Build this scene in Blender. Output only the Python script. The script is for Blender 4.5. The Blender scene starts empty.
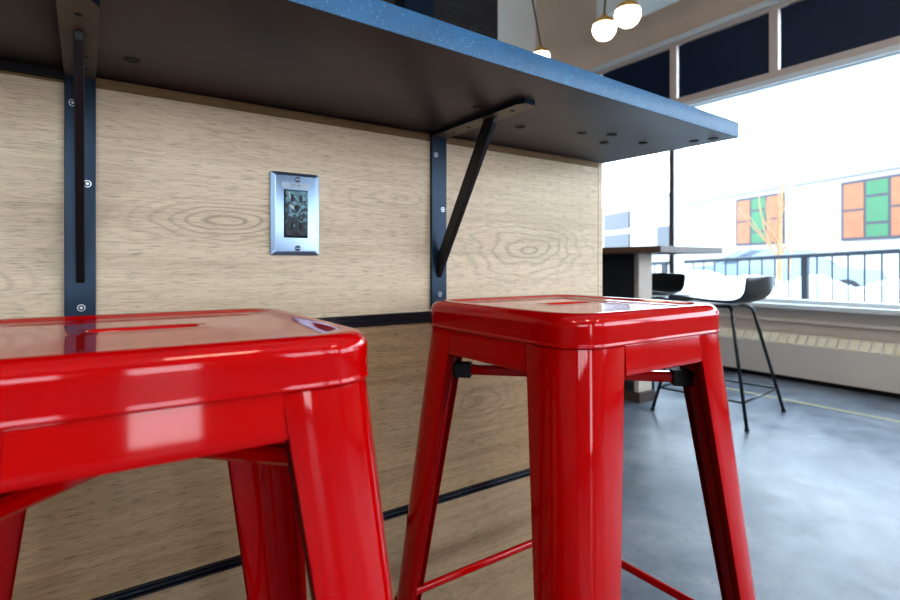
import bpy, bmesh, math, random
from mathutils import Vector, Matrix, Euler
random.seed(7)
PI = math.pi
C = bpy.context.scene.collection
EYE = 0.815                      # camera height
DW = 0.80                        # bar front plane (y)
XW = 4.25                        # window wall plane (x)

# ------------------------------------------------------------------ materials
def newmat(name):
    m = bpy.data.materials.new(name); m.use_nodes = True
    nt = m.node_tree
    return m, nt, nt.nodes.get('Principled BSDF')

def plain(name, col, rough=.5, metal=0., coat=0., spec=.5, emit=None, estr=0., alpha=None, var=0.06, vscale=30.):
    m, nt, b = newmat(name)
    b.inputs['Roughness'].default_value = rough
    b.inputs['Metallic'].default_value = metal
    b.inputs['Coat Weight'].default_value = coat
    b.inputs['Coat Roughness'].default_value = .04
    b.inputs['Specular IOR Level'].default_value = spec
    n = nt.nodes.new('ShaderNodeTexNoise'); n.inputs['Scale'].default_value = vscale; n.inputs['Detail'].default_value = 3
    tc = nt.nodes.new('ShaderNodeTexCoord'); nt.links.new(tc.outputs['Object'], n.inputs['Vector'])
    r = nt.nodes.new('ShaderNodeValToRGB')
    r.color_ramp.elements[0].position = .3; r.color_ramp.elements[1].position = .7
    r.color_ramp.elements[0].color = (*[c*(1-var) for c in col], 1)
    r.color_ramp.elements[1].color = (*[min(1, c*(1+var)) for c in col], 1)
    nt.links.new(n.outputs['Fac'], r.inputs['Fac']); nt.links.new(r.outputs['Color'], b.inputs['Base Color'])
    if emit:
        b.inputs['Emission Color'].default_value = (*emit, 1); b.inputs['Emission Strength'].default_value = estr
    return m

class NG:
    """tiny node-graph helper"""
    def __init__(s, nt): s.nt = nt
    def n(s, t, **kw):
        x = s.nt.nodes.new(t)
        for k, v in kw.items(): setattr(x, k, v)
        return x
    def l(s, a, b): s.nt.links.new(a, b)
    def math(s, op, a, b=None, c=None, clamp=False):
        x = s.n('ShaderNodeMath', operation=op, use_clamp=clamp)
        for i, v in enumerate((a, b, c)):
            if v is None: continue
            if isinstance(v, (int, float)): x.inputs[i].default_value = v
            else: s.l(v, x.inputs[i])
        return x.outputs[0]
    def noise(s, vec, scale=(1, 1, 1), detail=4, rough=.55, dist=0., sc=1., loc=(0, 0, 0)):
        mp = s.n('ShaderNodeMapping'); mp.inputs['Scale'].default_value = scale; mp.inputs['Location'].default_value = loc
        s.l(vec, mp.inputs['Vector'])
        x = s.n('ShaderNodeTexNoise'); x.inputs['Scale'].default_value = sc; x.inputs['Detail'].default_value = detail
        x.inputs['Roughness'].default_value = rough; x.inputs['Distortion'].default_value = dist
        s.l(mp.outputs[0], x.inputs['Vector']); return x.outputs['Fac']
    def ramp(s, fac, stops):
        r = s.n('ShaderNodeValToRGB'); e = r.color_ramp.elements
        while len(e) < len(stops): e.new(.5)
        for el, (p, c) in zip(e, stops):
            el.position = p; el.color = (*c, 1) if len(c) == 3 else c
        s.l(fac, r.inputs['Fac']); return r.outputs['Color']
    def mix(s, fac, a, b, mode='MIX'):
        x = s.n('ShaderNodeMix', data_type='RGBA', blend_type=mode)
        for sock, v in ((x.inputs[0], fac), (x.inputs[6], a), (x.inputs[7], b)):
            if isinstance(v, (int, float)): sock.default_value = v
            elif isinstance(v, tuple): sock.default_value = (*v, 1)
            else: s.l(v, sock)
        return x.outputs[2]

def wood(name, light, dark, knots=(), seed=0., rough=.5, ticks=.5, contrast=1.0):
    m, nt, b = newmat(name); g = NG(nt)
    tc = g.n('ShaderNodeTexCoord'); P = tc.outputs['Object']
    sp = g.n('ShaderNodeSeparateXYZ'); g.l(P, sp.inputs[0]); X, Z = sp.outputs[0], sp.outputs[2]
    broad = g.noise(P, (1.6, 1, 22), 5, .6, .6, 1., (seed, 0, seed*3))
    streak = g.noise(P, (5, 1, 130), 4, .6, .3, 1., (seed*2, 0, seed))
    tick = g.noise(P, (42, 1, 900), 3, .6, 0., 1., (seed, 0, 0))
    warp = g.noise(P, (5, 1, 15), 2, .5, 0., 1., (0, 0, seed))
    f = g.math('ADD', g.math('MULTIPLY', broad, .55), g.math('MULTIPLY', streak, .45))
    col = g.ramp(f, [(.30, dark), (.52, tuple((l*.62+d*.38) for l, d in zip(light, dark))), (.72, light)])
    for (x0, z0, sx, sz, amp) in knots:
        dx = g.math('DIVIDE', g.math('SUBTRACT', X, x0), sx)
        dz = g.math('DIVIDE', g.math('SUBTRACT', Z, z0), sz)
        r = g.math('SQRT', g.math('ADD', g.math('MULTIPLY', dx, dx), g.math('MULTIPLY', dz, dz)))
        r2 = g.math('ADD', r, g.math('MULTIPLY', g.math('SUBTRACT', warp, .5), 1.3))
        line = g.math('SINE', g.math('MULTIPLY', r2, 26.))
        line = g.math('POWER', g.math('MULTIPLY_ADD', line, .5, .5), 4.)
        fall = g.math('SUBTRACT', 1.0, g.math('MULTIPLY', r, .62), clamp=True)
        fac = g.math('MULTIPLY', g.math('MULTIPLY', line, fall), amp, clamp=True)
        col = g.mix(fac, col, tuple(c*.55 for c in dark))
    tick2 = g.noise(P, (9, 1, 420), 3, .65, .2, 1., (seed*1.7, 0, 2))
    tk2 = g.math('MULTIPLY', g.math('SUBTRACT', tick2, .57), 8., clamp=True)
    col = g.mix(g.math('MULTIPLY', tk2, ticks*.8), col, tuple(c*.62 for c in dark))
    tk = g.math('MULTIPLY', g.math('SUBTRACT', tick, .525), 9., clamp=True)
    col = g.mix(g.math('MULTIPLY', tk, ticks), col, tuple(c*.45 for c in dark))
    g.l(col, b.inputs['Base Color'])
    b.inputs['Roughness'].default_value = rough
    b.inputs['Specular IOR Level'].default_value = .35
    bp = g.n('ShaderNodeBump'); bp.inputs['Strength'].default_value = .25; bp.inputs['Distance'].default_value = .0006
    g.l(tick, bp.inputs['Height']); g.l(bp.outputs[0], b.inputs['Normal'])
    return m

def quartz(name, base, speck, rough, amt=.5, coat=0.):
    m, nt, b = newmat(name); g = NG(nt)
    tc = g.n('ShaderNodeTexCoord'); P = tc.outputs['Object']
    v = g.n('ShaderNodeTexVoronoi'); v.inputs['Scale'].default_value = 420.; g.l(P, v.inputs['Vector'])
    s1 = g.ramp(v.outputs['Distance'], [(.10, (1, 1, 1)), (.28, (0, 0, 0))])
    pick = g.math('GREATER_THAN', g.noise(P, (1, 1, 1), 1, .5, 0, 260.), .56)
    fac = g.math('MULTIPLY', g.math('MULTIPLY', s1, pick), amt)
    cl = g.noise(P, (1, 1, 1), 4, .6, 0, 14.)
    bc = g.ramp(cl, [(.3, tuple(c*.8 for c in base)), (.7, tuple(c*1.2 for c in base))])
    g.l(g.mix(fac, bc, speck), b.inputs['Base Color'])
    b.inputs['Roughness'].default_value = rough
    b.inputs['Coat Weight'].default_value = coat; b.inputs['Coat Roughness'].default_value = .15
    return m

def concrete(name):
    m, nt, b = newmat(name); g = NG(nt)
    tc = g.n('ShaderNodeTexCoord'); P = tc.outputs['Object']
    a = g.noise(P, (1, 1, 1), 8, .62, .4, 1.6)
    c = g.noise(P, (1, 1, 1), 6, .7, .2, 9.)
    f = g.math('ADD', g.math('MULTIPLY', a, .6), g.math('MULTIPLY', c, .4))
    col = g.ramp(f, [(.38, (.070, .085, .110)), (.50, (.15, .17, .20)), (.62, (.25, .27, .295))])
    st = g.noise(P, (1, 1, 1), 5, .7, .5, 3.1, (4, 2, 0))
    stf = g.math('MULTIPLY', g.math('SUBTRACT', st, .58), 5., clamp=True)
    col = g.mix(g.math('MULTIPLY', stf, .5), col, (.20, .15, .12))
    sp = g.noise(P, (1, 1, 1), 2, .5, 0, 70.)
    spf = g.math('MULTIPLY', g.math('SUBTRACT', sp, .66), 12., clamp=True)
    col = g.mix(g.math('MULTIPLY', spf, .7), col, (.07, .07, .075))
    g.l(col, b.inputs['Base Color'])
    rr = g.math('MULTIPLY_ADD', c, .45, .14); g.l(rr, b.inputs['Roughness'])
    b.inputs['Specular IOR Level'].default_value = .27
    return m

def brick(name):
    m, nt, b = newmat(name); g = NG(nt)
    tc = g.n('ShaderNodeTexCoord'); mp = g.n('ShaderNodeMapping'); mp.inputs['Rotation'].default_value = (PI/2, 0, 0)
    g.l(tc.outputs['Object'], mp.inputs[0])
    t = g.n('ShaderNodeTexBrick'); g.l(mp.outputs[0], t.inputs['Vector']); t.inputs['Scale'].default_value = 4.2
    t.inputs['Color1'].default_value = (.030, .028, .030, 1); t.inputs['Color2'].default_value = (.042, .038, .038, 1)
    t.inputs['Mortar'].default_value = (.014, .013, .014, 1); t.inputs['Mortar Size'].default_value = .02
    g.l(t.outputs['Color'], b.inputs['Base Color']); b.inputs['Roughness'].default_value = .7
    return m

def glassy(name, refl=.06, tint=(1, 1, 1)):
    m = bpy.data.materials.new(name); m.use_nodes = True; nt = m.node_tree; nt.nodes.clear(); g = NG(nt)
    o = g.n('ShaderNodeOutputMaterial'); mx = g.n('ShaderNodeMixShader'); t = g.n('ShaderNodeBsdfTransparent'); gl = g.n('ShaderNodeBsdfGlossy')
    t.inputs[0].default_value = (*tint, 1); gl.inputs['Roughness'].default_value = .01
    lw = g.n('ShaderNodeLayerWeight'); lw.inputs[0].default_value = .12
    g.l(g.math('MULTIPLY', lw.outputs['Fresnel'], .6), mx.inputs[0])
    g.l(t.outputs[0], mx.inputs[1]); g.l(gl.outputs[0], mx.inputs[2]); g.l(mx.outputs[0], o.inputs[0])
    return m

RED = plain('red_gloss_paint', (.445, .0002, .0008), .06, 0, .2, .32, var=.05, vscale=9)
RED_IN = plain('shaded_red_inner_paint', (.22, .0006, .0010), .6, 0, 0, .08)  # darker copy of the red, shade on inner edges put into the colour
WOOD_TOP = wood('pale_oak_laminate', (.80, .655, .475), (.52, .40, .27),
                [(.175, .877, .115, .030, .75), (.76, .845, .17, .060, .6), (-.16, .80, .12, .03, .4), (.45, .93, .16, .035, .3)], 1.3, .48, .55)
WOOD_SHADE = wood('shaded_oak_strip', (.34, .21, .095), (.19, .11, .045), (), 2.2, .5, .5)  # oak in the counter's shade, painted as a darker brown
WOOD_MID = wood('shaded_oak_mid', (.50, .35, .205), (.27, .175, .092), [(.20, .66, .16, .06, .4), (.62, .56, .12, .07, .35)], 5.1, .5, .6)  # same oak, with the middle panel's shade put into the colour
WOOD_LOW = wood('shaded_oak_low', (.47, .34, .21), (.27, .18, .10), [(.5, .2, .2, .06, .35)], 9.7, .5, .5)  # same oak, darkened for the shade on the bottom panel
QUARTZ = quartz('quartz_underside_warm_bounce', (.044, .032, .030), (.13, .115, .10), .42, .35)  # warm bounce from the oak is painted into this base colour
QEDGE = quartz('quartz_edge_sky_tint', (.006, .092, .215), (.30, .50, .72), .50, .7, 0.)  # blue window light on the dark edge is painted into the base
BLACKM = plain('black_powder_coated_steel', (.013, .030, .055), .36, .5, 0, .5)
STRUTM = plain('black_satin_steel', (.010, .010, .012), .42, 0, 0, .5)
ARMU = plain('warm_grey_steel', (.16, .14, .11), .45, .3)
BLACKP = plain('black_rubber', (.008, .008, .009), .55)
TRIMB = plain('black_anodised_trim', (.010, .013, .020), .30, 0, .3)
CHROME = plain('brushed_stainless_steel', (.38, .50, .66), .38, 1.0, var=.03)
SCREWM = plain('zinc_screw', (.50, .54, .60), .3, 1.0)
SCREWD = plain('dark_screw', (.05, .055, .075), .35, .8)
STICK = plain('pale_sticker', (.42, .50, .60), .5)
HOLEM = plain('dark_recess', (.006, .006, .007), .6)
WHITEW = plain('white_painted_plaster', (.78, .79, .76), .7, var=.02, vscale=4)
TANW = plain('tan_painted_plaster', (.76, .60, .48), .75, var=.04, vscale=3)
GREYW = plain('warm_grey_painted_plaster', (.36, .34, .33), .75, var=.04, vscale=3)
CEILM = plain('white_ceiling_paint', (.80, .79, .77), .8, var=.02, vscale=3)
FLOORM = concrete('polished_concrete')
BRICKM = brick('charcoal_brick')
FRAMET = plain('taupe_window_frame', (.60, .50, .45), .5, var=.03)
FRAMEW = plain('white_aluminium_frame', (.72, .76, .78), .4, var=.02)
DARKJ = plain('dark_frame_mullion_shade', (.13, .11, .11), .5)  # dark rear frames, also painted shade on the backlit mullions
BLINDM = plain('navy_blind_fabric', (.005, .017, .052), .45, 0, .2, var=.1, vscale=6)
GLASS = glassy('clear_window_glass')
BEIGEW = plain('beige_painted_wall', (.62, .55, .50), .6, var=.02, vscale=5)
CREAM = plain('cream_enamel', (.72, .64, .57), .5, var=.02)
GRILLEM = plain('pale_yellow_enamel', (.82, .74, .56), .5, var=.03)
YELLOW = plain('pale_yellow_floor_tape', (.42, .37, .19), .5)
TABLEM = wood('dark_walnut_tabletop', (.20, .12, .075), (.09, .055, .036), (), 3., .4, .3)
TEDGE = plain('grey_brown_table_edge', (.16, .145, .14), .5)
NAVY = plain('charcoal_laminate', (.030, .032, .042), .5)
BEIGEP = plain('beige_laminate_edge', (.55, .47, .40), .5)
PLINTH = plain('dark_brown_plinth', (.075, .050, .040), .6)
SHELL = plain('black_moulded_seat_shell', (.010, .014, .018), .34, 0, .1)
TUBE = plain('black_tube_steel', (.010, .011, .014), .35)
GLOBE = plain('lit_opal_glass', (1, .93, .8), .3, emit=(1, .86, .60), estr=5.)
BRASS = plain('warm_brass', (.75, .42, .10), .28, 1.0)
CORD = plain('dark_brown_cord', (.06, .05, .045), .6)
SNOW = plain('snow', (.60, .62, .64), .8, var=.03, vscale=1)
FACADE = plain('white_render_facade', (.30, .295, .295), .8, var=.03, vscale=1)
COPING = plain('grey_coping', (.17, .17, .18), .7)
FDARK = plain('grey_window_frame', (.028, .024, .036), .6)
ORANGE = plain('orange_window_film', (.19, .056, .013), .4, var=.15, vscale=3)
GREEN = plain('green_window_film', (.0012, .085, .026), .4, var=.1, vscale=3)
GREYP = plain('blue_grey_window_glass', (.040, .048, .060), .5)
RAILM = plain('dark_blue_black_railing', (.016, .022, .032), .5)
BARK = plain('orange_brown_bark', (.30, .17, .085), .8, var=.2)
CARB = plain('blue_grey_car_paint', (.10, .14, .19), .25, 0, .8)
CARW = plain('white_car_paint', (.55, .58, .60), .3, 0, .6)
CARG = plain('tinted_car_glass', (.05, .07, .09), .1)
TAIL = plain('red_tail_lamp', (.45, .01, .015), .3)
TYRE = plain('tyre_rubber', (.02, .02, .022), .7)

# ------------------------------------------------------------------ mesh helpers
def bx(bm, x0, x1, y0, y1, z0, z1, bev=0.):
    ret = bmesh.ops.create_cube(bm, size=1.0)
    vs = ret['verts']
    for v in vs:
        v.co = Vector(((x0+x1)/2+v.co.x*(x1-x0), (y0+y1)/2+v.co.y*(y1-y0), (z0+z1)/2+v.co.z*(z1-z0)))
    if bev > 0:
        es = list({e for v in vs for e in v.link_edges})
        bmesh.ops.bevel(bm, geom=es, offset=bev, segments=2, affect='EDGES', profile=.5)

def loft(bm, rings, close=True, cap0=False, cap1=False):
    L = [[bm.verts.new(p) for p in r] for r in rings]
    n = len(L[0])
    for a, b in zip(L, L[1:]):
        for i in range(n if close else n-1):
            j = (i+1) % n
            bm.faces.new((a[i], a[j], b[j], b[i]))
    if cap0: bm.faces.new(list(reversed(L[0])))
    if cap1: bm.faces.new(L[-1])
    return L

def tube(bm, pts, rad, n=10, caps=True):
    pts = [Vector(p) for p in pts]
    rings = []; up = Vector((0, 0, 1))
    for i, p in enumerate(pts):
        d = (pts[min(i+1, len(pts)-1)]-pts[max(i-1, 0)]).normalized()
        ref = up if abs(d.dot(up)) < .95 else Vector((1, 0, 0))
        a = d.cross(ref).normalized(); b = a.cross(d).normalized()
        r = rad[i] if isinstance(rad, (list, tuple)) else rad
        rings.append([p+a*r*math.cos(2*PI*k/n)+b*r*math.sin(2*PI*k/n) for k in range(n)])
    loft(bm, rings, True, caps, caps)

def smooth_path(pts, n=6):
    """Catmull-Rom through the points"""
    P = [Vector(p) for p in pts]; out = []
    for i in range(len(P)-1):
        p0 = P[max(i-1, 0)]; p1 = P[i]; p2 = P[i+1]; p3 = P[min(i+2, len(P)-1)]
        for k in range(n):
            t = k/n
            out.append(.5*((2*p1)+(p2-p0)*t+(2*p0-5*p1+4*p2-p3)*t*t+(3*p1-p0-3*p2+p3)*t**3))
    out.append(P[-1]); return out

def disc(bm, c, nrm, r, th, n=20):
    nrm = Vector(nrm).normalized(); c = Vector(c)
    tube(bm, [c, c+nrm*th], r, n)

def prism(bm, poly, axis, a0, a1):
    """extrude polygon (list of 2D) along axis 'x','y' or 'z'"""
    def P(u, v, w):
        return {'x': (w, u, v), 'y': (u, w, v), 'z': (u, v, w)}[axis]
    lo = [bm.verts.new(P(u, v, a0)) for u, v in poly]; hi = [bm.verts.new(P(u, v, a1)) for u, v in poly]
    n = len(poly)
    for i in range(n): bm.faces.new((lo[i], lo[(i+1) % n], hi[(i+1) % n], hi[i]))
    bm.faces.new(list(reversed(lo))); bm.faces.new(hi)

def obj(name, bm, mat, parent=None, smooth=False, loc=None, kind=None, mods=(), autosmooth=None):
    bmesh.ops.remove_doubles(bm, verts=bm.verts, dist=1e-6)
    bmesh.ops.recalc_face_normals(bm, faces=bm.faces)
    me = bpy.data.meshes.new(name); bm.to_mesh(me); bm.free()
    for m in (mat if isinstance(mat, (list, tuple)) else [mat]): me.materials.append(m)
    if smooth or autosmooth:
        for p in me.polygons: p.use_smooth = True
    if autosmooth:
        me.set_sharp_from_angle(angle=math.radians(autosmooth))
    o = bpy.data.objects.new(name, me); C.objects.link(o)
    if parent: o.parent = parent
    if loc: o.location = loc
    if kind: o['kind'] = kind
    for (t, kw) in mods:
        md = o.modifiers.new(t.lower(), t)
        for k, v in kw.items(): setattr(md, k, v)
    return o

def thing(name, label, cat, loc=(0, 0, 0), rz=0., group=None):
    o = bpy.data.objects.new(name, None); C.objects.link(o)
    o.location = loc; o.rotation_euler = (0, 0, rz); o.empty_display_size = .05
    tag(o, label, cat, group); return o

def tag(o, label, cat, group=None, kind=None):
    if label: o['label'] = label
    if cat: o['category'] = cat
    if group: o['group'] = group
    if kind: o['kind'] = kind
    return o

def struct(name, bm, mat, label=None, **kw):
    o = obj(name, bm, mat, kind='structure', **kw)
    if label: o['label'] = label; o['category'] = name.split('_')[0]
    return o

def dup(root, loc, rz, label, group=None):
    r = root.copy(); C.objects.link(r); r.location = loc; r.rotation_euler = (0, 0, rz)
    r['label'] = label
    if group: r['group'] = group
    for ch in list(root.children):
        c = ch.copy(); C.objects.link(c); c.parent = r
        for gch in list(ch.children):
            d = gch.copy(); C.objects.link(d); d.parent = c
    return r

B = bmesh.new

# ------------------------------------------------------------------ room shell
H = 3.9
bm = B(); bx(bm, -4.2, XW+.15, -4.7, 4.6, -.1, 0); struct('floor', bm, FLOORM, 'polished blue grey concrete floor')
bm = B(); bx(bm, -4.2, XW+.15, -4.7, 4.6, H, H+.1); struct('ceiling', bm, CEILM, 'white ceiling high above the cafe')
bm = B(); bx(bm, -4.2, -4.0, -4.7, 4.6, 0, H); struct('wall_left', bm, GREYW, 'plain grey side wall')
bm = B(); bx(bm, -4.0, XW+.15, 4.4, 4.6, 0, H); struct('wall_back', bm, WHITEW, 'white back wall beyond the bar')
# back wall cladding: charcoal brick, black column
bm = B(); bx(bm, -1.5, 3.60, 4.30, 4.40, 0, H); struct('wall_brick', bm, BRICKM, 'charcoal brick cladding on the back wall')
bm = B(); bx(bm, 2.36, 2.68, 4.12, 4.30, 0, H, .004); struct('trim_column', bm, BLACKM, 'black steel column standing against the brick wall')
# rear wall (behind the camera) with a glass door
bm = B()
bx(bm, -4.0, -.05, -4.7, -4.5, 0, 1.0); bx(bm, .65, XW+.15, -4.7, -4.5, 0, 1.0); bx(bm, -4.0, XW+.15, -4.7, -4.5, 2.6, H)
bx(bm, -4.0, -3.4, -4.7, -4.5, 1.0, 2.6); bx(bm, -.4, -.05, -4.7, -4.5, 1.0, 2.6); bx(bm, .65, 1.3, -4.7, -4.5, 1.0, 2.6); bx(bm, 3.9, XW+.15, -4.7, -4.5, 1.0, 2.6)
bx(bm, -.05, .65, -4.7, -4.5, 2.2, 2.6)
struct('wall_rear', bm, GREYW, 'grey rear wall with a glass door')
bm = B(); bx(bm, -.05, .02, -4.64, -4.56, 0, 2.2); bx(bm, .58, .65, -4.64, -4.56, 0, 2.2); bx(bm, .02, .58, -4.64, -4.56, 0, .1); bx(bm, .02, .58, -4.64, -4.56, 2.12, 2.2)
d1 = struct('door_1', bm, DARKJ, 'glass door in the rear wall')
bm = B(); bx(bm, .02, .58, -4.605, -4.595, .1, 2.12); obj('pane', bm, GLASS, d1)
bm = B(); tube(bm, [(.54, -4.56, .9), (.54, -4.51, .92), (.54, -4.51, 1.2), (.54, -4.56, 1.22)], .012); obj('handle', bm, CHROME, d1)

k = 1
for x0, x1 in ((-3.4, -.4), (1.3, 3.9)):
    bm = B(); bx(bm, x0, x1, -4.66, -4.54, 1.0, 1.06); bx(bm, x0, x1, -4.66, -4.54, 2.54, 2.6)
    n_ = 3
    for q in range(n_+1):
        xx = x0+.03+(x1-x0-.06)*q/n_; bx(bm, xx-.03, xx+.03, -4.66, -4.54, 1.06, 2.54)
    w = struct('window_%d' % k, bm, DARKJ, 'rear street window in a dark frame'); k += 1
    for q in range(n_):
        xa = x0+.06+(x1-x0-.06)*q/n_; xb = x0+(x1-x0-.06)*(q+1)/n_
        bm = B(); bx(bm, xa, xb, -4.605, -4.595, 1.06, 2.54); obj('pane', bm, GLASS, w)

# window wall
SILL, HEAD, CL0, CL1 = .533, 2.17, 2.267, 2.728
bm = B()
bx(bm, XW, XW+.15, -4.7, 4.6, 0, .50)
bx(bm, XW, XW+.15, -4.7, 4.6, CL1+.035, H)
bx(bm, XW, XW+.15, -4.7, .20, HEAD+.05, CL1+.035)
bx(bm, XW, XW+.15, 3.92, 4.6, .50, CL1+.035)
struct('wall_right', bm, TANW, 'tan plaster wall around the big street windows')
bm = B(); bx(bm, XW-.012, XW, -4.5, 4.4, .03, .50); struct('wall_dado', bm, BEIGEW, 'beige wall strip under the window sill')
bm = B(); bx(bm, XW-.11, XW+.06, -4.5, 4.4, .50, SILL, .004); struct('trim_1', bm, FRAMEW, 'white window sill ledge')
bm = B(); bx(bm, XW-.045, XW-.012, -4.5, 4.4, .40, .425, .003); struct('trim_2', bm, CREAM, 'cream rail under the window sill')
bm = B(); bx(bm, XW-.05, XW+.02, -4.5, 4.4, CL1+.03, CL1+.075, .004); struct('trim_3', bm, FRAMEW, 'pale trim above the transom windows')
bm = B(); bx(bm, 3.462, 3.492, -4.4, 2.6, 0, .0015); struct('trim_4', bm, YELLOW, 'pale yellow line along the floor by the heater')
# head bar between the big windows and the transom row
bm = B(); bx(bm, XW-.02, XW+.10, -4.5, 3.92, HEAD+.035, CL0, .003); struct('trim_5', bm, FRAMET, 'taupe head rail over the big windows')
bm = B(); bx(bm, XW-.035, XW+.06, -4.5, 3.92, HEAD, HEAD+.04, .003); struct('trim_6', bm, FRAMEW, 'white head frame over the big windows')
# big windows
edges = [-4.45, -2.25, .21, 2.68, 3.92]
for a, b in zip(edges, edges[1:]):
    bm = B()
    bx(bm, XW-.02, XW+.13, b-.022, b+.022, SILL, HEAD+.03, .003)
    bx(bm, XW+.0, XW+.08, a+.022, b-.022, SILL, SILL+.03); bx(bm, XW+.0, XW+.08, a+.022, b-.022, HEAD-.012, HEAD)
    w = struct('window_%d' % k, bm, FRAMEW, 'large street window in a white frame'); k += 1
    bm = B(); bx(bm, XW-.026, XW-.0202, b-.021, b+.021, SILL, HEAD); obj('backlit_shade', bm, DARKJ, w)  # dark strip paints the backlit shade on the mullion's room face
    bm = B(); bx(bm, XW+.012, XW+.018, a+.022, b-.022, SILL+.03, HEAD-.012); obj('pane', bm, GLASS, w)
# transom windows and their blinds
tr = [.24, 1.03, 1.852, 2.67, 3.49]
lab = ['navy roller blind in the last transom window before the plain wall', 'navy roller blind in the transom row, cut off by the frame edge',
       'navy roller blind in the transom row, the middle one, whole in view', 'navy roller blind in the transom row, partly hidden behind the counter corner']
for i, (a, b) in enumerate(zip(tr, tr[1:])):
    bm = B()
    bx(bm, XW-.02, XW+.10, b-.031, b+.031, CL0-.002, CL1+.03, .003); bx(bm, XW-.02, XW+.10, a+.031, b-.031, CL1, CL1+.032)
    if i == 0: bx(bm, XW-.02, XW+.10, a-.031, a+.031, CL0-.002, CL1+.03)
    if i == 3: bx(bm, XW-.02, XW+.10, b+.031, 3.92, CL0-.002, CL1+.03)
    w = struct('window_%d' % k, bm, FRAMET, 'transom window in a taupe frame'); k += 1
    bm = B(); bx(bm, XW+.07, XW+.076, a+.031, b-.031, CL0, CL1); obj('pane', bm, GLASS, w)
    A, Bq = a+.031, b-.031
    t = thing('roller_blind', lab[i], 'blind', (XW+.0, (A+Bq)/2, CL0), 0, 'roller blinds in the transom windows')
    ww = (Bq-A)/2
    bm = B(); y0, y1 = -ww+.002, ww-.013
    prism(bm, [(y0, .004), (y1, .004), (y1, CL1-CL0-.003), (y0+.75*(y1-y0), CL1-CL0-.008), (y0, CL1-CL0-.024)], 'x', 0, .006)
    obj('fabric', bm, BLINDM, t)
    bm = B(); bx(bm, .010, .02, -ww+.001, ww-.055, CL1-CL0-.018, CL1-CL0-.001); obj('roller', bm, BLINDM, t)

# baseboard heater under the window
t = thing('baseboard_heater', 'long cream baseboard heater with a slotted top under the window', 'heater', (XW-.2, 1.6, 0))
bm = B(); prism(bm, [(0, .035), (.19, .035), (.19, .325), (.075, .325), (.0, .255)], 'y', -2.8, 2.7); obj('casing', bm, CREAM, t)
bm = B()
for i in range(92):
    y = -2.78+i*.06
    a, b2 = Vector((.004, y, .2605)), Vector((.068, y, .3205))
    n = Vector((-.0045, 0, .0045))
    vs = [bm.verts.new(p) for p in (a, b2, b2+Vector((0, .044, 0)), a+Vector((0, .044, 0)))]
    vt = [bm.verts.new(v.co+n) for v in vs]
    bm.faces.new(vt)
    for q in range(4): bm.faces.new((vs[q], vs[(q+1) % 4], vt[(q+1) % 4], vt[q]))
obj('grille', bm, GRILLEM, t)
bm = B(); bx(bm, .03, .18, -2.8, 2.7, 0, .034); obj('toe_kick', bm, HOLEM, t)
# white duct under the ceiling
bm = B(); bx(bm, -.14, .14, -1.9, 1.35, 0, .22, .01)
o = obj('ceiling_duct', bm, WHITEW); o.location = (3.75, 1.65, 2.92); tag(o, 'white boxed duct running along the window wall under the ceiling', 'duct')
for yy in (-1.2, .8):
    bm = B(); tube(bm, [(0, yy, .2), (0, yy, H-2.92)], .006, 6); obj('hanger', bm, TUBE, o)

# ------------------------------------------------------------------ bar front, counter, brackets, outlet
PX0, PX1 = -1.6, .986
bar = thing('bar_panelling', 'oak laminate bar front with two black reveal strips below the dark counter', 'bar', (0, DW, 0))
zt0, zt1, zl0, zl1 = .712, .7316, .380, .3945
def wpanel(z0, z1, m):
    bm = B(); bx(bm, PX0, PX1-.0165, 0, .02, z0, z1); obj('panel', bm, m, bar)
wpanel(zt1, 1.0385, WOOD_TOP); wpanel(zl1, zt0, WOOD_MID); wpanel(.09, zl0, WOOD_LOW)
for z0, z1 in ((zt0, zt1), (zl0, zl1)):
    bm = B(); h = z1-z0
    prism(bm, [(.012, z0+.0003), (-.004, z0+.0003), (-.004, z0+h*.22), (.001, z0+h*.26), (.001, z0+h*.42), (-.002, z0+h*.46), (-.002, z0+h*.66), (.002, z0+h*.70), (.002, z1-h*.18), (-.004, z1-h*.14), (-.004, z1-.0003), (.012, z1-.0003)], 'x', PX0, PX1-.0165)
    obj('reveal_strip', bm, TRIMB, bar)
bm = B(); bx(bm, PX0, PX1-.0165, .0004, .02, 1.0388, 1.052); obj('top_rail_or_shade', bm, WOOD_SHADE, bar)  # added brown strip stands in for the shadow band below the counter
bm = B(); bx(bm, PX1-.015, PX1, 0, .11, .0, 1.052, .001); obj('edge_band', bm, WOOD_TOP, bar)
bm = B(); bx(bm, PX0, PX1-.016, .022, .11, .0, 1.05); obj('core', bm, NAVY, bar)
bm = B(); bx(bm, PX0, PX1-.0165, .010, .021, .0, .088); obj('kickboard', bm, TRIMB, bar)

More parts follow.
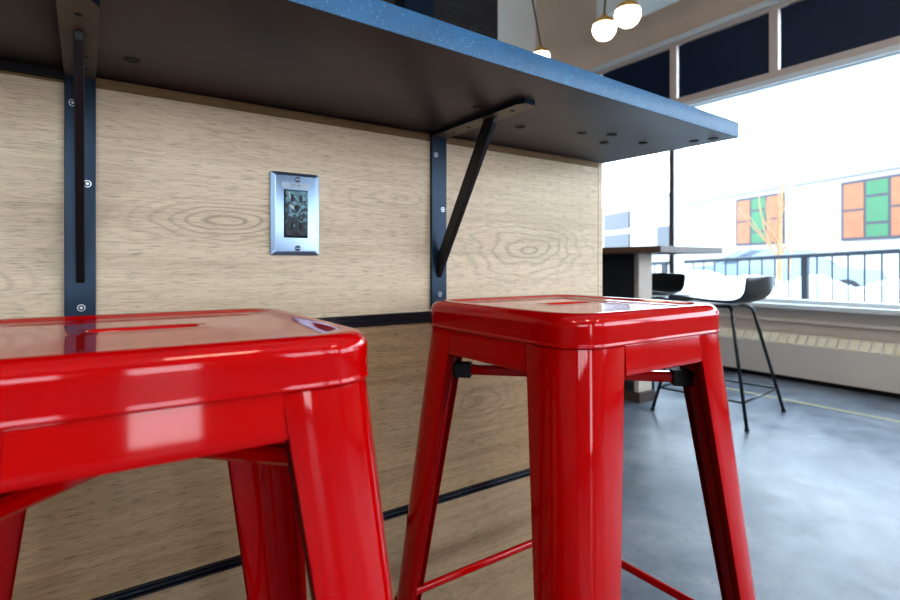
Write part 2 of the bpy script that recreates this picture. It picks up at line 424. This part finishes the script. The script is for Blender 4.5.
CZ0, CZ1 = EYE+.239, EYE+.239+.0295
bm = B()
fx0, fx1 = -1.6, 1.010
fy = lambda x: .473+(x-.148)*.0335
prism(bm, [(fx0, fy(fx0)), (fx1, fy(fx1)), (1.002, .807), (.996, 1.02), (fx0, 1.02)], 'z', CZ0, CZ1)
es = [e for e in bm.edges]
bmesh.ops.bevel(bm, geom=es, offset=.0012, segments=2, affect='EDGES', profile=.5)
cnt = obj('counter', bm, [QUARTZ, QEDGE], autosmooth=40)
for p in cnt.data.polygons:
    if abs(p.normal.z) < .9: p.material_index = 1
tag(cnt, 'dark speckled quartz bar counter overhanging the oak front', 'counter')
bm = B(); bx(bm, PX0, -.0215, DW-.006, DW, CZ0-.012, CZ0-.0005); obj('shadow_gap', bm, HOLEM, cnt)  # black strip painted in for the dark gap under the counter
for (x, y) in [(0.044, 0.714), (0.487, 0.628), (0.618, 0.678), (0.738, 0.645), (0.834, 0.673), (0.792, 0.621), (0.897, 0.63), (0.963, 0.564), (0.974, 0.532)]:
    bm = B(); disc(bm, (x, y, CZ0-.0006), (0, 0, 1), .0088, .0012); obj('hole_plug', bm, HOLEM, cnt)

def make_bracket(label):
    t = thing('shelf_bracket', label, 'bracket', (0, DW, CZ0), 0, 'black steel brackets under the counter')
    bm = B(); bx(bm, -.016, .016, -.0065, -.0002, -.318, -.0005, .0008); obj('wall_plate', bm, BLACKM, t)
    bm = B(); L = .243
    prism(bm, [(-.016, -.0068), (-.016, -L+.012), (-.010, -L), (.010, -L), (.016, -L+.012), (.016, -.0068)], 'z', -.0072, -.0005)
    arm = obj('shelf_arm', bm, [BLACKM, ARMU], t)
    for p in arm.data.polygons:
        if p.normal.z < -.9: p.material_index = 1
    bm = B()
    prism(bm, [(-.0066, -.262), (-.0066, -.222), (-.140, -.0074), (-.166, -.0074), (-.164, -.016)], 'x', -.0045, .0045)
    bmesh.ops.bevel(bm, geom=list(bm.edges), offset=.0008, segments=1, affect='EDGES')
    obj('strut', bm, STRUTM, t)
    for dx, dz in ((-.0075, -.040), (.0072, -.138), (.001, -.292)):
        bm = B(); disc(bm, (dx, -.0064, dz), (0, -1, 0), .0044, .0012, 16); s = obj('screw', bm, SCREWM, t)
        bm = B(); tube(bm, [(dx+.0026*math.cos(a), -.0078, dz+.0026*math.sin(a)) for a in [q*2*PI/16 for q in range(17)]], .0009, 6); obj('recess', bm, HOLEM, s)
    for y in (-.045, -.090, -.205):
        bm = B(); disc(bm, (.004 if y > -.1 else 0, y, -.0078), (0, 0, 1), .0034, .0009, 14); obj('screw_hole', bm, HOLEM, t)
    return t
br = make_bracket('black steel bracket left of the power outlet, its strut seen head on')
br.location = (-.0057, DW, CZ0)
dup(br, (.5268, DW, CZ0), 0, 'black steel bracket with a slanting strut right of the power outlet')

# outlet
t = thing('power_outlet', 'stainless steel power outlet plate with a dark glossy receptacle on the oak panel', 'outlet', (.2638, DW, .893))
bm = B()
def rr(w, h, r, n=5):
    pts = []
    for k, (sx, sz) in enumerate([(1, 1), (-1, 1), (-1, -1), (1, -1)]):
        for i in range(n+1):
            a = k*PI/2+i/n*PI/2; pts.append((sx*(w/2-r)+r*math.cos(a), sz*(h/2-r)+r*math.sin(a)))
    return pts
W2, H2 = .0745, .126
loft(bm, [[(x, -.0004, z) for x, z in rr(W2, H2, .003)], [(x, -.0035, z) for x, z in rr(W2, H2, .003)], [(x, -.0065, z) for x, z in rr(W2-.011, H2-.011, .003)]], True, True, True)
obj('cover_plate', bm, CHROME, t, autosmooth=25)
m, nt, bs = newmat('receptacle_with_reflections'); g = NG(nt)
tc = g.n('ShaderNodeTexCoord')
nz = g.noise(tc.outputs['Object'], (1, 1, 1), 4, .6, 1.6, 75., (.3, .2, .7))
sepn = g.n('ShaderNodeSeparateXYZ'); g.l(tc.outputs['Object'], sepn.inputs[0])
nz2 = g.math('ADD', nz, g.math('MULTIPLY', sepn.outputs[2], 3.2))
g.l(g.ramp(nz2, [(.40, (.003, .006, .014)), (.52, (.006, .022, .042)), (.57, (.16, .36, .42)), (.64, (.02, .07, .10)), (.72, (.40, .52, .52))]), bs.inputs['Base Color'])  # teal and white patches are reflections painted into the face colour
bs.inputs['Roughness'].default_value = .3; bs.inputs['Specular IOR Level'].default_value = .3
bm = B(); bx(bm, -.0185, .0185, -.0078, -.003, -.0365, .0365, .0012)
rc = obj('gasket', bm, HOLEM, t)
bm = B(); loft(bm, [[(x, -.0078, z) for x, z in rr(.034, .070, .002)], [(x, -.0096, z) for x, z in rr(.034, .070, .002)], [(x, -.0102, z) for x, z in rr(.031, .067, .002)]], True, True, True)
rc = obj('receptacle', bm, m, t)
for zc in (.023, -.0185):
    for dx in (-.0068, .0062):
        bm = B(); bx(bm, dx-.0018, dx+.0018, -.0106, -.009, zc-.0052, zc+.0052); obj('slot', bm, HOLEM, rc)
    bm = B(); disc(bm, (0, -.0106, zc-.0135), (0, 1, 0), .0040, .001, 14); obj('ground_hole', bm, HOLEM, rc)
for zc in (.0525, -.0525):
    bm = B(); disc(bm, (.0025, -.0064, zc), (0, -1, 0), .0044, .0016, 16); s = obj('screw', bm, SCREWD, t)
    bm = B(); bx(bm, -.0015, .0065, -.0084, -.0078, zc-.0006, zc+.0006); obj('slot', bm, STICK, s)
INK = plain('grey_ink', (.25, .28, .32), .6)
bm = B(); bx(bm, -.022, .0225, -.0068, -.0065, .0385, .0475); st = obj('sticker', bm, STICK, t)
bm = B()
for x0, x1, z0, z1 in ((-.0085, -.0065, .0440, .0458), (-.0050, .0000, .0444, .0455), (-.0085, -.0068, .0412, .0428), (-.0055, -.0015, .0414, .0425), (.0030, .0060, .0418, .0445)):
    bx(bm, x0, x1, -.0070, -.0068, z0, z1)
obj('printing', bm, INK, st)

# ------------------------------------------------------------------ red metal stools
HW = .1525; ZS = .727; ZT = .7635; SP = .086; CR = .045
def rsq(h, r, n=10, m=8):
    out = []
    for k, (sx, sy) in enumerate([(1, 1), (-1, 1), (-1, -1), (1, -1)]):
        for i in range(n+1):
            a = k*PI/2+i/n*PI/2; out.append(Vector((sx*(h-r)+r*math.cos(a), sy*(h-r)+r*math.sin(a), 0)))
        nx = [(-1, 1), (-1, -1), (1, -1), (1, 1)][k]
        a = out[-1]; e = (k+1)*PI/2
        b = Vector((nx[0]*(h-r)+r*math.cos(e), nx[1]*(h-r)+r*math.sin(e), 0))
        for i in range(1, m): out.append(a+(b-a)*i/m)
    return out
def stadium_like(ref, hl, hr):
    out = []
    for p in ref:
        a = math.atan2(p.y, p.x*hr/hl*2.2)
        # superellipse-ish slot
        c, s = math.cos(a), math.sin(a); e = .55
        out.append(Vector((hl*math.copysign(abs(c)**e, c), hr*math.copysign(abs(s)**e, s), 0)))
    return out
def make_stool(label):
    t = thing('metal_stool', label, 'stool', (0, 0, 0), 0, 'red metal bar stools at the counter')
    # seat
    bm = B(); rings = []
    prof = [(-.0007, ZS), (-.0007, ZS+.0022), (0.0, ZS+.0035), (0.0, ZS+.0045), (0.0, ZS+.0215)]
    R = .0135
    for i in range(0, 9):
        a = i/8*PI/2; prof.append((R-R*math.cos(a), ZT-R+R*math.sin(a)))
    prof += [(.019, ZT), (.023, ZT-.0010), (.028, ZT-.0030), (.034, ZT-.0038), (.050, ZT-.0040), (.075, ZT-.0036)]
    for ins, z in prof:
        rings.append([p+Vector((0, 0, z)) for p in rsq(HW-ins, max(.012, CR-ins*.75))])
    ref = rings[-1]
    for hl, hr, z in ((.058, .032, ZT-.0033), (.0465, .0175, ZT-.0028), (.0430, .0140, ZT-.0022), (.0412, .0122, ZT-.0026), (.0400, .0110, ZT-.0060), (.0398, .0108, ZT-.016)):
        rings.append([p+Vector((0, 0, z)) for p in stadium_like(ref, hl, hr)])
    loft(bm, rings)
    obj('seat', bm, RED, t, smooth=True, mods=[('SOLIDIFY', dict(thickness=.0016, offset=-1))])
    # legs: bent sheet around each corner, splayed and tapered
    def sec(z):
        k = (ZS-z)/ZS
        h = HW-.0012+SP*(ZS-z); w = .0775-.0395*k; r = CR-.022*k
        q = w/.077; pts = [(-w-.001*q, -.0135*q), (-w-.0004, -.0015), (-w+.0025, 0)]
        side = [Vector((h+p[0], h+p[1], z)) for p in pts if p[0] < -r-.0005]   # along +y face toward the corner
        arc = [Vector((h-r+r*math.sin(a), h-r+r*math.cos(a), z)) for a in [i/10*PI/2 for i in range(11)]]
        return side, arc
    nmin = None
    levels = [ZS+.006, ZS+.0005]+[ZS-.0012-i*(ZS-.0012-.016)/14 for i in range(15)]
    nm = min(len(sec(z)[0]) for z in levels)
    rings = []
    for z in levels:
        side, arc = sec(z); side = side[:nm]
        rings.append(side+arc+[Vector((p.y, p.x, p.z)) for p in reversed(side)])
    # top overlap tucked inside the seat skirt
    for k in range(4):
        bm = B(); M = Matrix.Rotation(k*PI/2, 4, 'Z')
        rr_ = []
        for ring in rings:
            ins = .003 if ring[0].z > ZS else 0
            rr_.append([M @ (p-Vector((ins, ins, 0))) for p in ring])
        loft(bm, rr_, close=False)
        nq = len(rr_[0])-1
        for fi, fc in enumerate(bm.faces):
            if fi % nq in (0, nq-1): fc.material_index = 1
        lg = obj('leg', bm, [RED, RED_IN], t, autosmooth=30, mods=[('SOLIDIFY', dict(thickness=.0016, offset=-1))])
        bm = B(); h0 = HW-.0012+SP*(ZS-.012)
        prism(bm, [(h0-.036, h0+.001), (h0+.001-.014, h0+.001), (h0+.001, h0+.001-.014), (h0+.001, h0-.036), (h0-.008, h0-.036), (h0-.022, h0-.022), (h0-.036, h0-.008)], 'z', 0, .024)
        bm.transform(M); obj('rubber_foot', bm, BLACKP, lg)
    # aprons
    zb = .6935
    for k in range(4):
        M = Matrix.Rotation(k*PI/2, 4, 'Z'); bm = B(); rings = []
        def row(z, off, w):
            y = -(HW-.0016+SP*(ZS-z))+off
            m_ = [Vector((-w+2*w*i/16, y, z)) for i in range(17)]
            e_ = [(w+.0004, .0022), (w+.010, .0024)]
            return [Vector((-a, y+b, z)) for a, b in reversed(e_)]+m_+[Vector((a, y+b, z)) for a, b in e_]
        wt = HW-.0785
        rings = [row(ZS+.006, .003, wt), row(ZS-.0002, 0, wt), row(ZS-.0012, 0, wt)]
        for q in range(1, 6): rings.append(row(ZS-(ZS-zb-.002)*q/5, 0, wt+.0012*q/5))
        rings += [row(zb, .0012, wt+.0013), row(zb-.0005, .004, wt+.0013), row(zb, .010, wt)]
        loft(bm, rings, close=False); bm.transform(M)
        nq = len(rings[0])-1; last = (len(rings)-2)*nq
        for fi, fc in enumerate(bm.faces):
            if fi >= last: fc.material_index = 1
        obj('apron', bm, [RED, RED_IN], t, autosmooth=40, mods=[('SOLIDIFY', dict(thickness=.0014, offset=-1))])
    # under-seat cross brace with black bumpers
    bm = B(); zc = .662; e = HW-.018
    for s in (1, -1):
        dz = .0 if s == 1 else .0005
        for (a, b) in (((-e, -e*s), (e, e*s)),):
            d = Vector((b[0]-a[0], b[1]-a[1], 0)).normalized(); n = Vector((-d.y, d.x, 0))*.007
            A = Vector((a[0], a[1], zc+dz)); Bv = Vector((b[0], b[1], zc+dz)); u = Vector((0, 0, .007))
            loft(bm, [[A+n+u*.5, A+n*.5+u, A-n*.5+u, A-n+u*.5, A-n-u*.5, A-n*.5-u, A+n*.5-u, A+n-u*.5], [Bv+n+u*.5, Bv+n*.5+u, Bv-n*.5+u, Bv-n+u*.5, Bv-n-u*.5, Bv-n*.5-u, Bv+n*.5-u, Bv+n-u*.5]], True, True, True)
    obj('cross_brace', bm, RED, t)
    for k in range(4):
        M = Matrix.Rotation(k*PI/2, 4, 'Z') @ Matrix.Translation((e-.028, e-.028, zc)) @ Matrix.Rotation(PI/4, 4, 'Z')
        bm = B(); bx(bm, -.013, .013, -.0105, .0105, -.0105, .0105, .002); bm.transform(M); obj('bumper', bm, BLACKP, t)
    # foot rails
    zr = .312; hr = HW-.0012+SP*(ZS-zr)-.006
    for k in range(4):
        M = Matrix.Rotation(k*PI/2, 4, 'Z'); bm = B()
        w1 = hr-.030; rings = []
        for x, a, b in ((-hr+.006, .002, .010), (-w1-.012, .002, .010), (-w1, .0055, .0065), (w1, .0055, .0065), (w1+.012, .002, .010), (hr-.006, .002, .010)):
            rings.append([Vector((x, -hr+a*math.cos(q*PI/6), zr+b*math.sin(q*PI/6))) for q in range(12)])
        loft(bm, rings, True, True, True); bm.transform(M); obj('foot_rail', bm, RED, t, autosmooth=50)
    return t
s1 = make_stool('glossy red metal stool in full view beside the end of the bar')
s1.location = (.5603, .515, 0); s1.rotation_euler = (0, 0, math.radians(.1))
dup(s1, (.0418, .516, 0), math.radians(-1.6), 'glossy red metal stool cropped by the frame, standing under the bracket seen head on')

# ------------------------------------------------------------------ table and black stools by the window
t = thing('peninsula_table', 'dark wood topped table with a charcoal centre panel near the window', 'table', (2.75, 2.4, 0))
bm = B(); bx(bm, -.303, .31, -.787, .9, .881, .915, .002); tp = obj('tabletop', bm, [TABLEM, TEDGE], t)
for p in tp.data.polygons:
    if p.normal.y < -.9: p.material_index = 1
bm = B(); bx(bm, -.055, .065, -.45, .85, .06, .8808); obj('centre_panel', bm, NAVY, t)
bm = B(); bx(bm, -.06, .07, -.482, -.451, .06, .8808, .001); obj('end_panel', bm, BEIGEP, t)
bm = B(); bx(bm, -.075, .078, -.50, .87, 0, .0595); obj('plinth', bm, PLINTH, t)

def make_black_stool(label):
    t = thing('bar_stool', label, 'stool', (0, 0, 0), 0, 'black tube leg bar stools at the window table')
    # shell: profile along y (front +y, back -y), width along x
    prof = [(.195, .598), (.185, .617), (.160, .626), (.10, .622), (.03, .614), (-.07, .608), (-.15, .612), (-.200, .630), (-.230, .662), (-.246, .705), (-.258, .745), (-.262, .758)]
    prof = smooth_path([(0, p[0], p[1]) for p in prof], 3)
    bm = B(); rings = []; N = len(prof)
    for i, p in enumerate(prof):
        f = i/(N-1)
        hw = .195 if f < .45 else .195+.012*math.sin((f-.45)/.55*PI/2)
        if f < .12: hw -= .03*(1-f/.12)**2
        if f > .88: hw -= .055*((f-.88)/.12)**2
        ring = []
        for j in range(13):
            s = -1+2*j/12
            wrap = .045*max(0, (f-.5)/.5)
            up = .018*s**4*(1-max(0, (f-.5)/.5))
            ring.append(Vector((hw*s, p.y+wrap*s*s, p.z+up)))
        rings.append(ring)
    loft(bm, rings, close=False)
    obj('seat', bm, SHELL, t, smooth=True, mods=[('SOLIDIFY', dict(thickness=.009, offset=-1)), ('SUBSURF', dict(levels=1, render_levels=1))])
    for sx in (-1, 1):
        for sy in (-1, 1):
            pts = [(sx*.06, sy*.075, .590), (sx*.105, sy*.105, .590), (sx*.140, sy*.128, .572), (sx*.152, sy*.136, .535)]
            pts = smooth_path(pts, 4)+[Vector((sx*.262, sy*.245, .006))]
            bm = B(); tube(bm, pts, .0085, 10); lg = obj('leg', bm, TUBE, t, smooth=True)
            bm = B(); tube(bm, [(sx*.262, sy*.245, 0), (sx*.261, sy*.244, .014)], .011, 10); obj('foot_cap', bm, BLACKP, lg)
    bm = B()
    bx(bm, -.08, .08, -.09, .09, .584, .598, .003); obj('mount_plate', bm, TUBE, t)
    q = .13; k = (.535-q)/.53; X = .152+.110*k; Y = .136+.109*k
    for a, b in (((-X, -Y), (X, -Y)), ((-X, Y), (X, Y)), ((-X, -Y), (-X, Y)), ((X, -Y), (X, Y))):
        bm = B(); tube(bm, [(a[0], a[1], q), (b[0], b[1], q)], .006, 8); obj('foot_rail', bm, TUBE, t, smooth=True)
    return t
bs1 = make_black_stool('black low-backed bar stool standing in open floor before the window')
bs1.location = (2.895, 1.555, 0); bs1.rotation_euler = (0, 0, math.radians(6))
dup(bs1, (3.13, 2.22, 0), math.radians(91), 'black bar stool tucked under the far side of the dark wood table')

# ------------------------------------------------------------------ pendants
def make_pendant(label, loc, r, top):
    t = thing('pendant_lamp', label, 'lamp', loc, 0, 'opal globe pendant lamps')
    bm = B(); rings = []
    for i in range(1, 16):
        a = -PI/2+i/16*PI*.86; rings.append([Vector((r*math.cos(a)*math.cos(q*2*PI/28), r*math.cos(a)*math.sin(q*2*PI/28), r*math.sin(a))) for q in range(28)])
    loft(bm, rings, True, True, True); obj('globe', bm, GLOBE, t, smooth=True)
    bm = B(); rings = []
    for rr2, z in ((.93, .30), (.90, .46), (.74, .72), (.48, .92), (.22, 1.02), (.20, 1.22), (.08, 1.26)):
        rings.append([Vector((r*rr2*1.02*math.cos(q*2*PI/28), r*rr2*1.02*math.sin(q*2*PI/28), r*z)) for q in range(28)])
    loft(bm, rings, True, False, True); obj('cap', bm, BRASS, t, smooth=True)
    bm = B(); tube(bm, [(0, 0, r*1.2), top], .006, 8); obj('cord', bm, CORD, t)
    bm = B(); disc(bm, (top[0], top[1], top[2]-.02), (0, 0, 1), .05, .03); obj('ceiling_rose', bm, CORD, t)
    return t
for lab_, px, py, pz, r, lx, ly in (('lit globe pendant lamp, the higher of the close pair', 2.40, 1.78, 2.165, .069, .02, -.02),
                                ('lit globe pendant lamp, the lower of the close pair', 2.48, 2.00, 2.19, .068, .10, -.07),
                                ('lit globe pendant lamp half hidden behind the counter edge', 2.514, 2.553, 2.215, .060, -.24, .16)):
    make_pendant(lab_, (px, py, pz), r, (lx, ly, H-pz-.01))

# ------------------------------------------------------------------ outside
bm = B(); bx(bm, XW+.16, 60, -45, 60, -.25, -.15); struct('ground_street', bm, SNOW, 'snow covered street outside the window')
# railing on the sloping walk
t = thing('metal_railing', 'dark metal railing with upright bars along the snowy walk outside', 'railing', (6, 2.4, -.15))
ra, rb = -3.2, 3.6
topz = lambda y: (1.092-.043*(y+.83))
bm = B(); tube(bm, [(0, ra, topz(ra)), (0, rb, topz(rb))], .022, 8); obj('top_rail_or_shade', bm, RAILM, t)
bm = B(); tube(bm, [(0, ra, .12), (0, rb, .12)], .015, 8); obj('bottom_rail', bm, RAILM, t)
y = ra+.03
while y < rb:
    bm = B(); tube(bm, [(0, y, .12), (0, y, topz(y))], .008, 6); obj('baluster', bm, RAILM, t); y += .13
for y in (-3.15, -1.6, -.075, 1.5, 3.1):
    bm = B(); bx(bm, -.028, .028, y-.028, y+.028, 0, topz(y)); obj('post', bm, RAILM, t)

# white building across the street
F0 = Vector((17.84, 4.67, 0)); FD = Vector((.372, .928, 0)).normalized(); FN = Vector((-FD.y, FD.x, 0))
ang = math.atan2(FD.y, FD.x)
bld = thing('street_building', 'white flat-roofed building across the street with orange and green windows', 'building', (F0.x, F0.y, -.15), ang)
# local: x along facade, y = depth; camera is on the +y side (FN points away from +x)
bm = B(); bx(bm, -9, 9.2, -6, 0, 0, 3.55); obj('facade', bm, FACADE, bld)
bm = B(); bx(bm, -9.05, 9.3, -6.1, .10, 3.55, 3.68); obj('coping', bm, COPING, bld)
bm = B(); bx(bm, 9.22, 22, -6, -.3, 0, 4.2); bx(bm, 9.2, 22.1, -6.1, -.2, 4.2, 4.3); obj('annex', bm, FACADE, bld)
for s0 in (-4.65, -.50, 3.64):
    bm = B(); x0, x1, z0, z1 = s0, s0+2.11, 1.68, 3.40
    bx(bm, x0, x1, 0.001, .05, z0, z1); f = obj('window', bm, FDARK, bld)
    cw = (x1-x0-.08*4)/3
    for c in range(3):
        xa = x0+.08+c*(cw+.08); xb = xa+cw
        rows = [(z0+.08, z0+.84), (z0+.90, z1-.08)] if c != 1 else [(z0+.08, z0+.42), (z0+.50, z0+1.18), (z0+1.26, z1-.08)]
        for za, zb_ in rows:
            bm = B(); bx(bm, xa, xb, .05, .056, za, zb_); obj('pane', bm, GREEN if c == 1 else ORANGE, f)
for x0, x1, z0, z1 in ((13.4, 15.9, 2.9, 3.75), (13.4, 15.9, 1.75, 2.6)):
    bm = B(); bx(bm, x0, x1, -.299, -.22, z0, z1); obj('window', bm, GREYP, bld)
bm = B(); bx(bm, 10.0, 11.0, -.299, -.22, 1.75, 2.75); obj('window', bm, GREYP, bld)

# young trees
def tree(label, loc, paths, grp=None):
    t = thing('young_tree', label, 'tree', loc)
    for i, (pts, r0, r1) in enumerate(paths):
        P = smooth_path(pts, 5); n = len(P)
        bm = B(); tube(bm, P, [r0+(r1-r0)*q/(n-1) for q in range(n)], 7); obj('trunk' if i == 0 else 'branch', bm, BARK, t, smooth=True)
ur = Vector((.8218, -.5698, 0))
def L(a, z, d=0): return tuple(ur*a+Vector((.57, .82, 0))*d+Vector((0, 0, z)))
pth = [([L(.02, 0), L(.03, .8), L(.05, 1.3), L(.06, 1.8), L(.10, 2.5)], .055, .018)]
for i in range(12):
    a = -.75+i*.11+random.uniform(-.05, .05); z0 = 1.0+random.uniform(0, .6)
    pth.append(([L(.04, z0), L(.04+a*.45, z0+.45, random.uniform(-.2, .2)), L(.04+a*.9, z0+1.0+random.uniform(-.2, .3), random.uniform(-.3, .3))], .018, .004))
tree('bare orange-brown young tree in front of the white building', (9.74, 4.20, -.15), pth)
tree('thin bare sapling leaning to the right in the snow outside', (8.89, 3.57, -.15),
     [([L(-.20, 0), L(-.14, .6), L(-.06, 1.15), L(.10, 1.6), L(.30, 2.12)], .022, .008), ([L(-.06, 1.15), L(-.12, 1.5), L(-.10, 1.75)], .007, .003), ([L(.10, 1.6), L(.24, 1.75), L(.40, 1.82)], .006, .003)])
# ploughed snow between the railing and the cars
bm = B(); rows = []
for i in range(90):
    y = -4+i*.16
    h = .82+.05*math.sin(y*1.7)+.03*math.sin(y*4.3+1)+.03*math.sin(y*9.1)
    rows.append([Vector((7.9+.55*q*(1+.1*math.sin(y*2.3)), y, -.17+h*max(0, 1-q*q)**.8*(1+.06*math.sin(y*7+q*4)))) for q in [-1+2*k/10 for k in range(11)]])
loft(bm, rows, close=False)
tag(obj('snow_bank', bm, SNOW, smooth=True), 'long bank of ploughed snow behind the railing outside', 'snow', kind='stuff')

# parked cars
def car(label, loc, rz, paint):
    t = thing('parked_car', label, 'car', loc, rz)
    bm = B()
    prof = [(-2.1, .35), (-2.12, .62), (-2.02, .84), (-1.2, .92), (-.55, 1.36), (.75, 1.40), (1.55, .98), (2.05, .92), (2.12, .60), (2.1, .35)]
    rings = []
    for y, s, dz in ((-.84, .98, 0), (-.80, 1., 0), (.80, 1., 0), (.84, .98, 0)):
        rings.append([Vector((x*s, y*(1 if z < .95 else .82), z)) for x, z in prof])
    loft(bm, rings, True, True, True); obj('body', bm, paint, t, autosmooth=30)
    bm = B()
    for s in (-1, 1):
        prism(bm, [(-1.05, .97), (-.52, 1.30), (.70, 1.34), (1.38, 1.0)], 'y', s*.70-.012, s*.70+.012)
    obj('side_window', bm, CARG, t)
    bm = B()
    for (xa, za, xb, zb2) in ((-1.17, .96, -.60, 1.33), (1.50, 1.02, .82, 1.37)):
        sgn = -1 if xa < 0 else 1
        off = Vector((sgn*.02, 0, .02))
        vs = [bm.verts.new(Vector(p)+off) for p in ((xa, -.62, za), (xa, .62, za), (xb, .56, zb2), (xb, -.56, zb2))]; bm.faces.new(vs)
    obj('windscreen', bm, CARG, t, mods=[('SOLIDIFY', dict(thickness=.01))])
    for sx in (-1.3, 1.3):
        for sy in (-.80, .80):
            bm = B(); tube(bm, [(sx, sy-.09, .31), (sx, sy+.09, .31)], .31, 20); w = obj('wheel', bm, TYRE, t)
            bm = B(); tube(bm, [(sx, sy+(.091 if sy > 0 else -.091), .31), (sx, sy+(.1 if sy > 0 else -.1), .31)], .19, 16); obj('hub_cap', bm, CHROME, w)
    for sy in (-.62, .62):
        bm = B(); bx(bm, 1.88, 2.14, sy*1.31-.015, sy*1.31+.015, .66, .84, .01); obj('tail_lamp', bm, TAIL, t)
    return t
car('blue grey car with a red tail lamp parked across the street', (15.0, 6.5, -.15), math.radians(125), CARB)
car('white car parked behind the railing opposite the window', (11.2, .5, -.15), math.radians(260), CARW)

# ------------------------------------------------------------------ added ceiling lights (unseen, put in to brighten the room)
LAMP = plain('added_light_diffuser', (1, 1, 1), .5, emit=(1.0, .80, .58), estr=16.)
FIX = plain('added_white_fixture', (.8, .8, .8), .5)
spots = [(.6, -2.0, 'over the middle of the floor'), (-1.8, -1.6, 'toward the grey side wall'), (2.6, -2.8, 'toward the rear corner'), (-1.6, 2.6, 'behind the bar')]
for i, (x, y, ww) in enumerate(spots):
    t = thing('added_ceiling_light', 'added square warm ceiling light ' + ww, 'ceiling light', (x, y, H-.06), 0, 'added square ceiling lights')
    bm = B(); bx(bm, -.33, .33, -.33, .33, .01, .06); obj('added_housing', bm, FIX, t)
    bm = B(); bx(bm, -.31, .31, -.31, .31, .0, .01); obj('added_diffuser', bm, LAMP, t)

# ------------------------------------------------------------------ sky light and portals
w = bpy.data.worlds.new('sky'); bpy.context.scene.world = w; w.use_nodes = True
nt = w.node_tree; g = NG(nt); bg = nt.nodes['Background']
tc = g.n('ShaderNodeTexCoord'); sep = g.n('ShaderNodeSeparateXYZ'); g.l(tc.outputs['Generated'], sep.inputs[0])
g.l(g.ramp(sep.outputs[2], [(0., (.90, .95, 1.)), (.25, (.72, .87, 1.)), (1., (.50, .74, 1.))]), bg.inputs[0])
bg.inputs[1].default_value = 6.0
def portal(name, loc, rot, sx, sy):
    l = bpy.data.lights.new(name, 'AREA'); l.shape = 'RECTANGLE'; l.size = sx; l.size_y = sy; l.cycles.is_portal = True
    o = bpy.data.objects.new(name, l); C.objects.link(o); o.location = loc; o.rotation_euler = rot
portal('window_portal', (XW+.14, -.27, (SILL+HEAD)/2), (0, PI/2, 0), HEAD-SILL, 8.4)
portal('rear_portal', (-1.9, -4.68, 1.8), (PI/2, 0, 0), 2.9, 1.6)
portal('rear_portal', (2.6, -4.68, 1.8), (PI/2, 0, 0), 2.5, 1.6)
portal('door_portal', (.3, -4.68, 1.1), (PI/2, 0, 0), .56, 2.05)

# ------------------------------------------------------------------ camera
cam = bpy.data.cameras.new('camera'); co = bpy.data.objects.new('camera', cam); C.objects.link(co)
co.location = (0, 0, EYE); co.rotation_euler = (PI/2, 0, math.radians(55.26-90))
cam.sensor_width = 36; cam.lens = 21.0; cam.shift_y = -35/900; cam.clip_start = .02
cam.dof.use_dof = True; cam.dof.focus_distance = .72; cam.dof.aperture_fstop = 6.3
sc = bpy.context.scene; sc.camera = co
sc.view_settings.view_transform = 'Standard'; sc.view_settings.look = 'Medium High Contrast'
sc.view_settings.exposure = 0.40
sc.cycles.use_denoising = True
sc.cycles.max_bounces = 10; sc.cycles.sample_clamp_indirect = 6.
